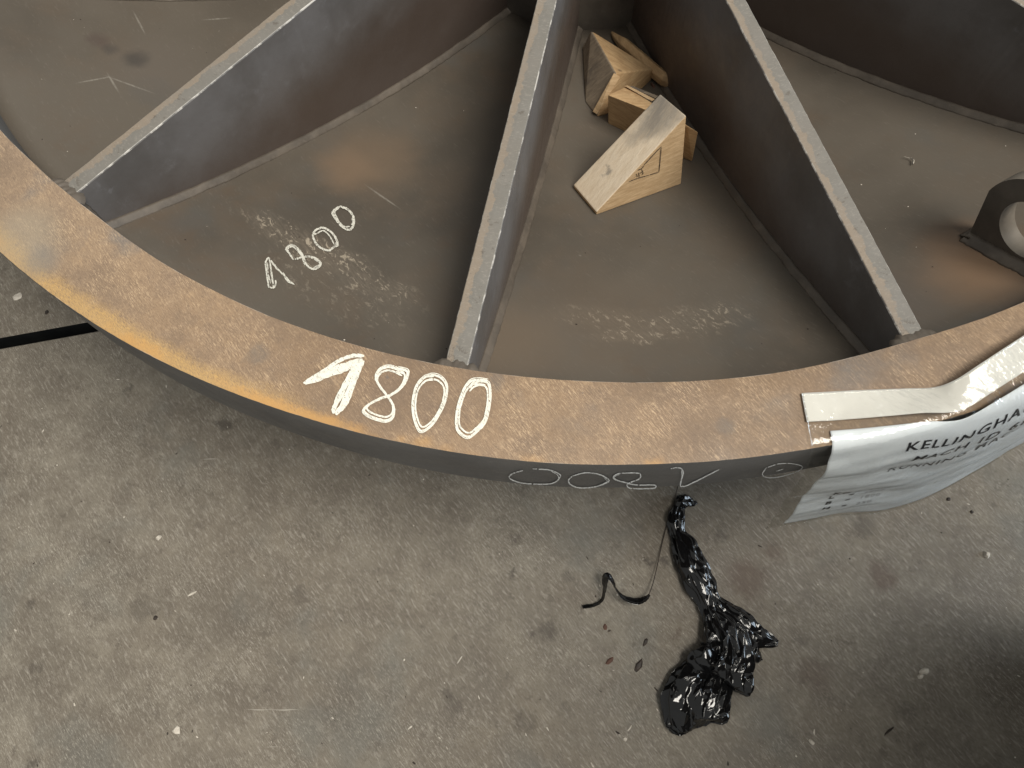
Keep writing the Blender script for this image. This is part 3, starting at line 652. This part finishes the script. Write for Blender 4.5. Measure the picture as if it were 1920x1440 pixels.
PSH, PSK = .35, .5
def sheet(name, u0, u1, v0, v1, nu, nv, off, mat, parent, thick=.00015):
    V = []; F = []
    for s in (1, -1):
        for i in range(nu + 1):
            for j in range(nv + 1): V.append(pouch(u0 + (u1 - u0) * i / nu, v0 + (v1 - v0) * j / nv, off + s * thick / 2))
    q = lambda s, i, j: s * (nu + 1) * (nv + 1) + i * (nv + 1) + j
    for i in range(nu):
        for j in range(nv):
            F.append((q(0, i, j), q(0, i, j + 1), q(0, i + 1, j + 1), q(0, i + 1, j))); F.append((q(1, i, j), q(1, i + 1, j), q(1, i + 1, j + 1), q(1, i, j + 1)))
    for i in range(nu): F += [(q(0, i, 0), q(0, i + 1, 0), q(1, i + 1, 0), q(1, i, 0)), (q(0, i, nv), q(1, i, nv), q(1, i + 1, nv), q(0, i + 1, nv))]
    for j in range(nv): F += [(q(0, 0, j), q(1, 0, j), q(1, 0, j + 1), q(0, 0, j + 1)), (q(0, nu, j), q(0, nu, j + 1), q(1, nu, j + 1), q(1, nu, j))]
    o = obj(name, V, F, mat, None, True); o.parent = parent; o.matrix_parent_inverse = Matrix.Translation(parent.location).inverted(); return o
dp = tag(empty('document_pouch', pouch(PU / 2, .06)), 'clear document pouch with a printed white sheet draped over the rusty rim', 'document pouch')
sheet('clear_film', 0, PU, .0005, PV, 150, 120, .0016, M_film, dp)
sheet('adhesive_strip', 0, PU, 0, .0250, 150, 12, .0008, M_strip, dp, .0003)
PU0, PV0, PV1 = .018, .0335, .2325
paper = sheet('paper_sheet', PU0, PU0 + .29, PV0, PV1, 140, 110, .0002, M_paper, dp)
def text_mesh(lines, mat, name):
    V = []; F = []
    for body, u, v, size, bold, align in lines:
        cu = bpy.data.curves.new('t', 'FONT'); cu.body = body; cu.size = size; cu.align_x = align; cu.resolution_u = 3; cu.offset = bold; cu.space_character = 1.2
        to = bpy.data.objects.new('t', cu); C.objects.link(to); dg_ = bpy.context.evaluated_depsgraph_get(); me = to.evaluated_get(dg_).to_mesh()
        bm = bmesh.new(); bm.from_mesh(me); bmesh.ops.triangulate(bm, faces=bm.faces)
        bmesh.ops.subdivide_edges(bm, edges=[e for e in bm.edges if e.calc_length() > .003], cuts=2, use_grid_fill=False); bmesh.ops.triangulate(bm, faces=bm.faces)
        b = len(V); bm.verts.index_update()
        for q in bm.verts: V.append(pouch(u + q.co.x, v - q.co.y, .0006))
        F += [tuple(b + q.index for q in f.verts) for f in bm.faces]
        bm.free(); bpy.data.objects.remove(to); bpy.data.curves.remove(cu)
    o = obj(name, V, F, mat, paper); o.matrix_parent_inverse = Matrix.Identity(4); o.location = (0, 0, 0)
    return o
cu_ = PU0 + .137
for L_ in (('KELLINGHAUSEN', cu_, .066, .0170, .0003, 'CENTER'), ('MACH ID 6854', cu_, .0885, .0168, .0002, 'CENTER'), ('RUNNING MACHINE', cu_, .111, .0142, .0001, 'CENTER')): text_mesh([L_], M_ink, 'printed_line')
for k, (a, b) in enumerate((('KG', '1400'), ('L', '1800'), ('B', '1800'), ('H', '250'))):
    vv = .158 + .0135 * k; text_mesh([(a, .046, vv, .0100, .0004, 'LEFT')], M_ink, 'printed_line'); text_mesh([('=', .064, vv, .0090, .0002, 'LEFT')], M_ink, 'printed_line'); text_mesh([(b, .078, vv, .0088, 0, 'LEFT')], M_inkfade, 'faded_line')
# ------------------------------------------------------------------ crumpled black bag and torn strip on the floor
def tri(x): return abs((x % 1) * 2 - 1)
def crumple(name, cl, hk, seedv, parent, nphi=20, ns=26, twist=1.5, amp=.30, z0=0.):
    # film gathered round a centre line: long uneven facets, some edges kept sharp
    P = catmull([(a, b) for a, b, _, _ in cl], 20); W = catmull([(c, d) for _, _, c, d in cl], 20); n = len(P); V = []; F = []; rnd = random.Random(seedv)
    ts = np.linspace(0, n - 1, ns); sam = lambda Q, t: Q[min(int(t), n - 2)] * (1 - (t - min(int(t), n - 2))) + Q[min(int(t), n - 2) + 1] * (t - min(int(t), n - 2))
    cen = lambda t: at(*sam(P, t))[:2]
    fold = [rnd.uniform(-1, 1) for _ in range(nphi)]
    for s, t in enumerate(ts):
        for k in range(nphi):
            tt = min(n - 1, max(0, t + (rnd.uniform(-.55, .55) * (n - 1) / (ns - 1) if 0 < s < ns - 1 else 0)))
            c = cen(tt); d = cen(min(n - 1, tt + 1)) - cen(max(0, tt - 1)); d /= np.linalg.norm(d) + 1e-9; sd = np.array([-d[1], d[0]]); wd = sam(W, tt)
            ph = 2 * math.pi * (k + rnd.uniform(-.35, .35)) / nphi
            kk = (k + twist * s / ns * 3); f0 = fold[int(kk) % nphi] * (1 - kk % 1) + fold[(int(kk) + 1) % nphi] * (kk % 1)
            r = 1 + amp * (1.0 * f0 + .48 * rnd.uniform(-1, 1) + .7 * nz(math.cos(ph) * 1.6, math.sin(ph) * 1.6, tt * .05 + seedv))
            r = min(r, 1.12)
            x = wd[0] * .00076 * r * math.cos(ph); z = max(.0006 + .0006 * rnd.random(), wd[1] * hk * (1 + r * math.sin(ph)) + z0)
            p = c + sd * x; V.append((p[0], p[1], z))
    for s in range(ns - 1):
        for k in range(nphi):
            a, b, c, d = s * nphi + k, s * nphi + (k + 1) % nphi, (s + 1) * nphi + (k + 1) % nphi, (s + 1) * nphi + k
            F += [(a, b, c), (a, c, d)] if rnd.random() < .5 else [(a, b, d), (b, c, d)]
    F += [tuple(range(nphi)), tuple(reversed(range((ns - 1) * nphi, ns * nphi)))]
    o = obj(name, V, F, M_bag, None, True)
    bm = bmesh.new(); bm.from_mesh(o.data); bmesh.ops.recalc_face_normals(bm, faces=bm.faces)
    cr = bm.edges.layers.float.new('crease_edge')
    for e in bm.edges: e[cr] = rnd.choice((0, .15, .4, .6, .85))
    bm.to_mesh(o.data); bm.free()
    md = o.modifiers.new('soften', 'SUBSURF'); md.levels = md.render_levels = 3
    tx = bpy.data.textures.get('film_wrinkles')
    if tx is None: tx = bpy.data.textures.new('film_wrinkles', 'CLOUDS'); tx.noise_type = 'HARD_NOISE'; tx.noise_scale = .034; tx.noise_depth = 1
    dm = o.modifiers.new('wrinkles', 'DISPLACE'); dm.texture = tx; dm.strength = .0050 * min(1, cl[len(cl) // 2][2] / 22); dm.mid_level = .35; dm.texture_coords = 'LOCAL'
    o.parent = parent; o.matrix_parent_inverse = Matrix.Translation(parent.location).inverted(); return o
bag = tag(empty('plastic_bag', at(1330, 1180)), 'crumpled shiny black plastic bag knotted at one end, lying on the concrete floor', 'plastic bag')
crumple('knot', [(1268, 962, 5, 5), (1272, 951, 10, 9), (1277, 943, 12, 11), (1283, 939, 11, 9), (1291, 942, 9, 6), (1299, 945, 6, 3), (1307, 942, 3, 1.5)], .0007, 3, bag, 12, 14, 1, .34)
crumple('neck', [(1274, 950, 7, 6), (1269, 962, 13, 12), (1265, 977, 17, 14), (1266, 992, 15, 12), (1270, 1004, 15, 12), (1278, 1024, 21, 15), (1288, 1050, 25, 17), (1298, 1075, 28, 18), (1311, 1100, 26, 18), (1324, 1124, 21, 16), (1331, 1145, 19, 16), (1336, 1160, 20, 16)], .00065, 11, bag, 22, 15, .9, .36)
crumple('body', [(1328, 1138, 16, 14), (1337, 1155, 22, 16), (1349, 1180, 32, 20), (1358, 1208, 40, 23), (1354, 1232, 44, 25), (1346, 1252, 50, 28), (1338, 1266, 53, 25), (1334, 1274, 44, 18), (1333, 1279, 20, 8)], .00075, 23, bag, 34, 13, .5, .36)
crumple('pouch_end', [(1333, 1256, 36, 14), (1321, 1278, 46, 19), (1306, 1303, 52, 22), (1298, 1326, 53, 22), (1294, 1346, 46, 17), (1296, 1360, 34, 11), (1300, 1369, 20, 6)], .0007, 37, bag, 44, 10, .15, .44)
crumple('flap', [(1340, 1122, 7, 5), (1353, 1136, 12, 7), (1374, 1156, 19, 9), (1396, 1180, 25, 10), (1413, 1192, 23, 9), (1430, 1198, 16, 6), (1446, 1203, 10, 4), (1457, 1206, 6, 4)], .0007, 51, bag, 18, 10, .4, .32, z0=.004)
crumple('lobe', [(1385, 1205, 10, 6), (1398, 1217, 17, 9), (1411, 1227, 19, 10), (1421, 1231, 14, 7), (1428, 1230, 6, 3)], .0007, 63, bag, 14, 9, .4, .26)
def torn_strip():
    root = tag(empty('plastic_strip', at(1180, 1110)), 'torn thin black plastic strip with a trailing wire, left of the crumpled bag', 'plastic strip')
    q = [(90, 715, .002, 6, .9), (150, 705, .003, 9, .5), (190, 678, .006, 12, .3), (202, 630, .012, 14, .2), (205, 580, .022, 14, .5), (217, 556, .028, 13, .9), (240, 572, .027, 11, .6), (268, 628, .020, 9, .3), (305, 668, .014, 10, .7), (370, 686, .011, 12, .8), (415, 672, .011, 11, .6), (438, 650, .012, 7, .3)]
    c2 = catmull([(1060 + a / 2.77, 880 + b / 2.77) for a, b, *_ in q], 12); w2_ = catmull([(h, wd) for _, _, h, wd, _ in q], 12); t2 = catmull([(tt, 0) for *_, tt in q], 12)
    V = []; F = []; n = len(c2); pts = [at(c[0], c[1], h[0] + .004) for c, h in zip(c2, w2_)]
    for i in range(n):
        d = pts[min(i + 1, n - 1)] - pts[max(i - 1, 0)]; d /= np.linalg.norm(d); s = np.cross(d, (0, 0, 1.)); s /= np.linalg.norm(s); u = np.cross(s, d)
        tt = t2[i][0] * 1.3; hw = w2_[i][1] * .00042; ax_ = s * math.sin(tt) + u * math.cos(tt); nn = np.cross(d, ax_)
        for k in range(5):
            e = (k - 2) / 2; V.append(pts[i] + ax_ * hw * e + nn * (.0014 * (1 - e * e) + .0008 * nz(i * .3, k)))
        for k in range(5):
            e = (2 - k) / 2; V.append(pts[i] + ax_ * hw * e + nn * (.0014 * (1 - e * e) + .0008 * nz(i * .3, 4 - k) - .0003))
    for i in range(n - 1):
        for k in range(10): F.append((i * 10 + k, i * 10 + (k + 1) % 10, (i + 1) * 10 + (k + 1) % 10, (i + 1) * 10 + k))
    F += [tuple(range(10)), tuple(reversed(range((n - 1) * 10, n * 10)))]
    V = [(a, b, max(c, .0005)) for a, b, c in V]
    o = obj('film_strip', V, F, M_bag, None, True); o.parent = root; o.matrix_parent_inverse = Matrix.Translation(root.location).inverted()
    wp = [at(1216, 1117, .012), at(1224, 1095, .010), at(1232, 1062, .006), at(1240, 1025, .003), at(1250, 985, .002), at(1262, 945, .004), at(1271, 912, .012), at(1276, 895, .02), at(1282, 870, .03)]
    W = catmull(wp, 10); V = []; F = []
    for i, p in enumerate(W):
        d = W[min(i + 1, len(W) - 1)] - W[max(i - 1, 0)]; d /= np.linalg.norm(d); s = np.cross(d, (0, 0, 1.)); s /= np.linalg.norm(s); u = np.cross(s, d)
        for k in range(6): V.append(p + (s * math.cos(k * math.pi / 3) + u * math.sin(k * math.pi / 3)) * .0006)
    for i in range(len(W) - 1):
        for k in range(6): F.append((i * 6 + k, i * 6 + (k + 1) % 6, (i + 1) * 6 + (k + 1) % 6, (i + 1) * 6 + k))
    o = obj('wire', V, F, M_flake, None, True); o.parent = root; o.matrix_parent_inverse = Matrix.Translation(root.location).inverted()
torn_strip()
def blocker():  # cupboard-shaped box added out of frame to throw the lower right shade
    root = tag(empty('shade_blocker', (1.0, -1.3, 0)), 'dark grey steel cabinet added out of view at the right to shade the floor', 'blocker')
    def box(name, lo, hi, mat, par, bv=.004):
        bm = bmesh.new(); bmesh.ops.create_cube(bm, size=1)
        for v in bm.verts: v.co = Vector([(lo[k] + hi[k]) / 2 + v.co[k] * (hi[k] - lo[k]) for k in range(3)])
        bmesh.ops.bevel(bm, geom=list(bm.edges), offset=bv, segments=2, affect='EDGES'); o = obj_bm(name, bm, mat)
        o.parent = par; o.matrix_parent_inverse = Matrix.Translation(root.location).inverted() if par is root else par.matrix_parent_inverse.copy(); return o
    box('body', (.80, -1.75, .06), (1.25, -.85, 1.3), M_lug, root); box('plinth', (.82, -1.73, 0), (1.23, -.87, .058), M_dark, root)
    for y0, y1, hy in ((-1.74, -1.305, -1.335), (-1.295, -.86, -1.265)):
        d = box('door', (.785, y0, .09), (.798, y1, 1.28), M_lug, root); h = box('handle', (.777, hy - .008, .62), (.786, hy + .008, .76), M_dark, d, .002); h.matrix_parent_inverse = Matrix.Translation(root.location).inverted() @ Matrix.Identity(4); h.matrix_parent_inverse = Matrix.Identity(4)
blocker()
# ------------------------------------------------------------------ crumbs, flakes and grit
def chip(name, P, lx, ly, h, rot, mat, label, cat, group=None, seedv=0):
    bm = bmesh.new(); rnd = random.Random(seedv)
    for k in range(14):
        a = 2 * math.pi * k / 14; r = .65 + .45 * rnd.random(); x, y = lx / 2 * r * math.cos(a), ly / 2 * r * math.sin(a)
        c, s = math.cos(rot), math.sin(rot); bm.verts.new((x * c - y * s, x * s + y * c, h * rnd.random() * .5 if k % 2 else 0)); bm.verts.new((.6 * (x * c - y * s), .6 * (x * s + y * c), h * (.6 + .4 * rnd.random())))
    r = bmesh.ops.convex_hull(bm, input=bm.verts); bmesh.ops.delete(bm, geom=[g for g in r['geom_interior'] if isinstance(g, bmesh.types.BMVert)], context='VERTS')
    bmesh.ops.recalc_face_normals(bm, faces=bm.faces)
    o = obj_bm(name, bm, mat); o.location = [float(v) for v in P]; return tag(o, label, cat, group)
CH = [('steel_flake', 1198, 1248, .008, .020, .002, -.35, M_flake, 'long dark flake on the concrete, left of the crumpled bag', 'flake'),
      ('bark_piece', 1143, 1240, .006, .014, .003, -.6, M_red, 'reddish bark piece below the torn black strip', 'bark piece'),
      ('steel_flake', 1210, 1204, .005, .012, .002, -.3, M_flake, 'small dark flake right below the end of the torn strip', 'flake'),
      ('bark_piece', 1135, 1176, .006, .008, .002, .2, M_red, 'tiny reddish bark piece under the torn strip', 'bark piece'),
      ('steel_flake', 1772, 901, .009, .009, .003, .3, M_flake, 'black flake on the floor just under the pouch at the right', 'flake'),
      ('steel_flake', 1778, 936, .007, .005, .002, .4, M_flake, 'small dark flake lying below the black flake near the pouch', 'flake'),
      ('steel_flake', 1822, 960, .005, .005, .002, .4, M_flake, 'dark flake right of the small dark flakes under the pouch', 'flake'),
      ('pale_crumb', 1733, 1258, .015, .009, .006, .3, M_crumb, 'lumpy pale crumb at the edge of the shade on the right', 'crumb'),
      ('pale_crumb', 1725, 1268, .010, .007, .004, .8, M_crumb, 'small pale crumb touching the lumpy one on the right', 'crumb'),
      ('pale_crumb', 1849, 1040, .010, .011, .006, .1, M_crumb, 'pale crumb on the floor below the right side of the pouch', 'crumb'),
      ('pale_crumb', 1522, 1391, .009, .005, .002, -.5, M_crumb, 'oval white chip at the bottom, right of the bag', 'chip'),
      ('wood_splinter', 1667, 1370, .003, .020, .002, -.75, M_flake, 'thin dark splinter at the bottom right', 'splinter'),
      ('pale_crumb', 298, 1008, .009, .007, .004, .5, M_crumb, 'white crumb on the floor below the left of the rim', 'crumb'),
      ('steel_flake', 292, 1158, .007, .007, .002, 0, M_flake, 'round black dot of scale on the left floor', 'flake'),
      ('pale_crumb', 331, 1369, .011, .012, .003, .4, M_crumb, 'cream crumb near the bottom left', 'crumb'),
      ('metal_sliver', 360, 1113, .003, .016, .0015, -.9, M_crumb, 'bright metal sliver on the left floor', 'sliver'),
      ('metal_sliver', 862, 1237, .002, .012, .0012, -.4, M_crumb, 'thin bright sliver on the floor at the middle bottom', 'sliver'),
      ('pale_crumb', 1172, 1385, .006, .006, .003, .2, M_crumb, 'small white crumb left of the bag end', 'crumb'),
      ('pale_crumb', 1181, 1365, .003, .009, .002, -.5, M_crumb, 'slim white crumb just above the small white crumb by the bag end', 'crumb'),
      ('pale_crumb', 32, 556, .017, .013, .002, .6, M_crumb, 'white blotch of plaster on the floor by the joint', 'chip'),
      ('steel_flake', 88, 586, .006, .008, .003, .2, M_flake, 'dark flake between the joint and the rim', 'flake')]
for i, (nm, px, py, lx, ly, h, rot, mt, lab, cat) in enumerate(CH):
    chip(nm, at(px, py), lx, ly, h, rot, mt, lab, cat, 'debris on the floor', i)
def curl():
    pts = catmull([web(*p, .003) for p in ((1694, 293), (1701, 295), (1708, 297), (1711, 301), (1710, 307))], 8); V = []; F = []
    for i, p in enumerate(pts):
        h = .0028 if i > 12 else .0016
        for dz, dx in ((0, 0), (h, .0006), (h, .0012), (0, .0008)): V.append(p + np.array([dx, -dx, dz - .001]))
    for i in range(len(pts) - 1):
        for k in range(4): F.append((i * 4 + k, i * 4 + (k + 1) % 4, (i + 1) * 4 + (k + 1) % 4, (i + 1) * 4 + k))
    o = obj('metal_curl', V, F, M_crumb); recenter(tag(o, 'thin white metal curl on the dark web near the lifting lug', 'metal shaving'))
curl()
chip('bark_piece', web(1224, 161), .004, .013, .003, .6, M_red, 'reddish bark piece beside the blunt end of the wooden stick', 'bark piece', None, 77)
def grit():
    V = []; F = []; mi = []; rnd = random.Random(5)
    for k in range(700):
        px, py = rnd.uniform(-150, 2070), rnd.uniform(560, 1600)
        P = at(px, py)
        if abs((P[0] - JN[0]) * JN[2] + (P[1] - JN[1]) * JN[3]) < .014: continue
        s = .0003 + .0011 * rnd.random() ** 4; el = 1 + 3 * rnd.random() ** 2; a = rnd.gauss(-.7, .7); b = len(V)
        for q in range(5):
            an = 2 * math.pi * q / 5; x, y = s * el * math.cos(an) * (.6 + .6 * rnd.random()), s * math.sin(an) * (.6 + .6 * rnd.random())
            V.append((P[0] + x * math.cos(a) - y * math.sin(a), P[1] + x * math.sin(a) + y * math.cos(a), .0002))
        V.append((P[0], P[1], s * .8)); F += [(b + q, b + (q + 1) % 5, b + 5) for q in range(5)]; mi += [0 if rnd.random() < .5 else 1] * 5
    o = obj('floor_grit', V, F, [M_crumb, M_flake]); o.data.polygons.foreach_set('material_index', mi); tag(o, 'fine pale and dark grit scattered over the floor', 'grit', None, 'stuff')
    V = []; F = []; mi = []
    for k in range(90):
        P = web(rnd.uniform(0, 1920), rnd.uniform(0, 660)); r = math.hypot(P[0], P[1])
        if r > RI - .01: continue
        s = .0004 + .0009 * rnd.random() ** 2; b = len(V)
        for q in range(5): V.append((P[0] + s * math.cos(q * 1.26), P[1] + s * math.sin(q * 1.26) * .7, P[2] + .0004))
        V.append((P[0], P[1], P[2] + s)); F += [(b + q, b + (q + 1) % 5, b + 5) for q in range(5)]; mi += [0 if rnd.random() < .35 else 1] * 5
    o = obj('web_grit', V, F, [M_crumb, M_flake]); o.data.polygons.foreach_set('material_index', mi); tag(o, 'specks of dust and scale lying on the dished web', 'grit', None, 'stuff')
grit()
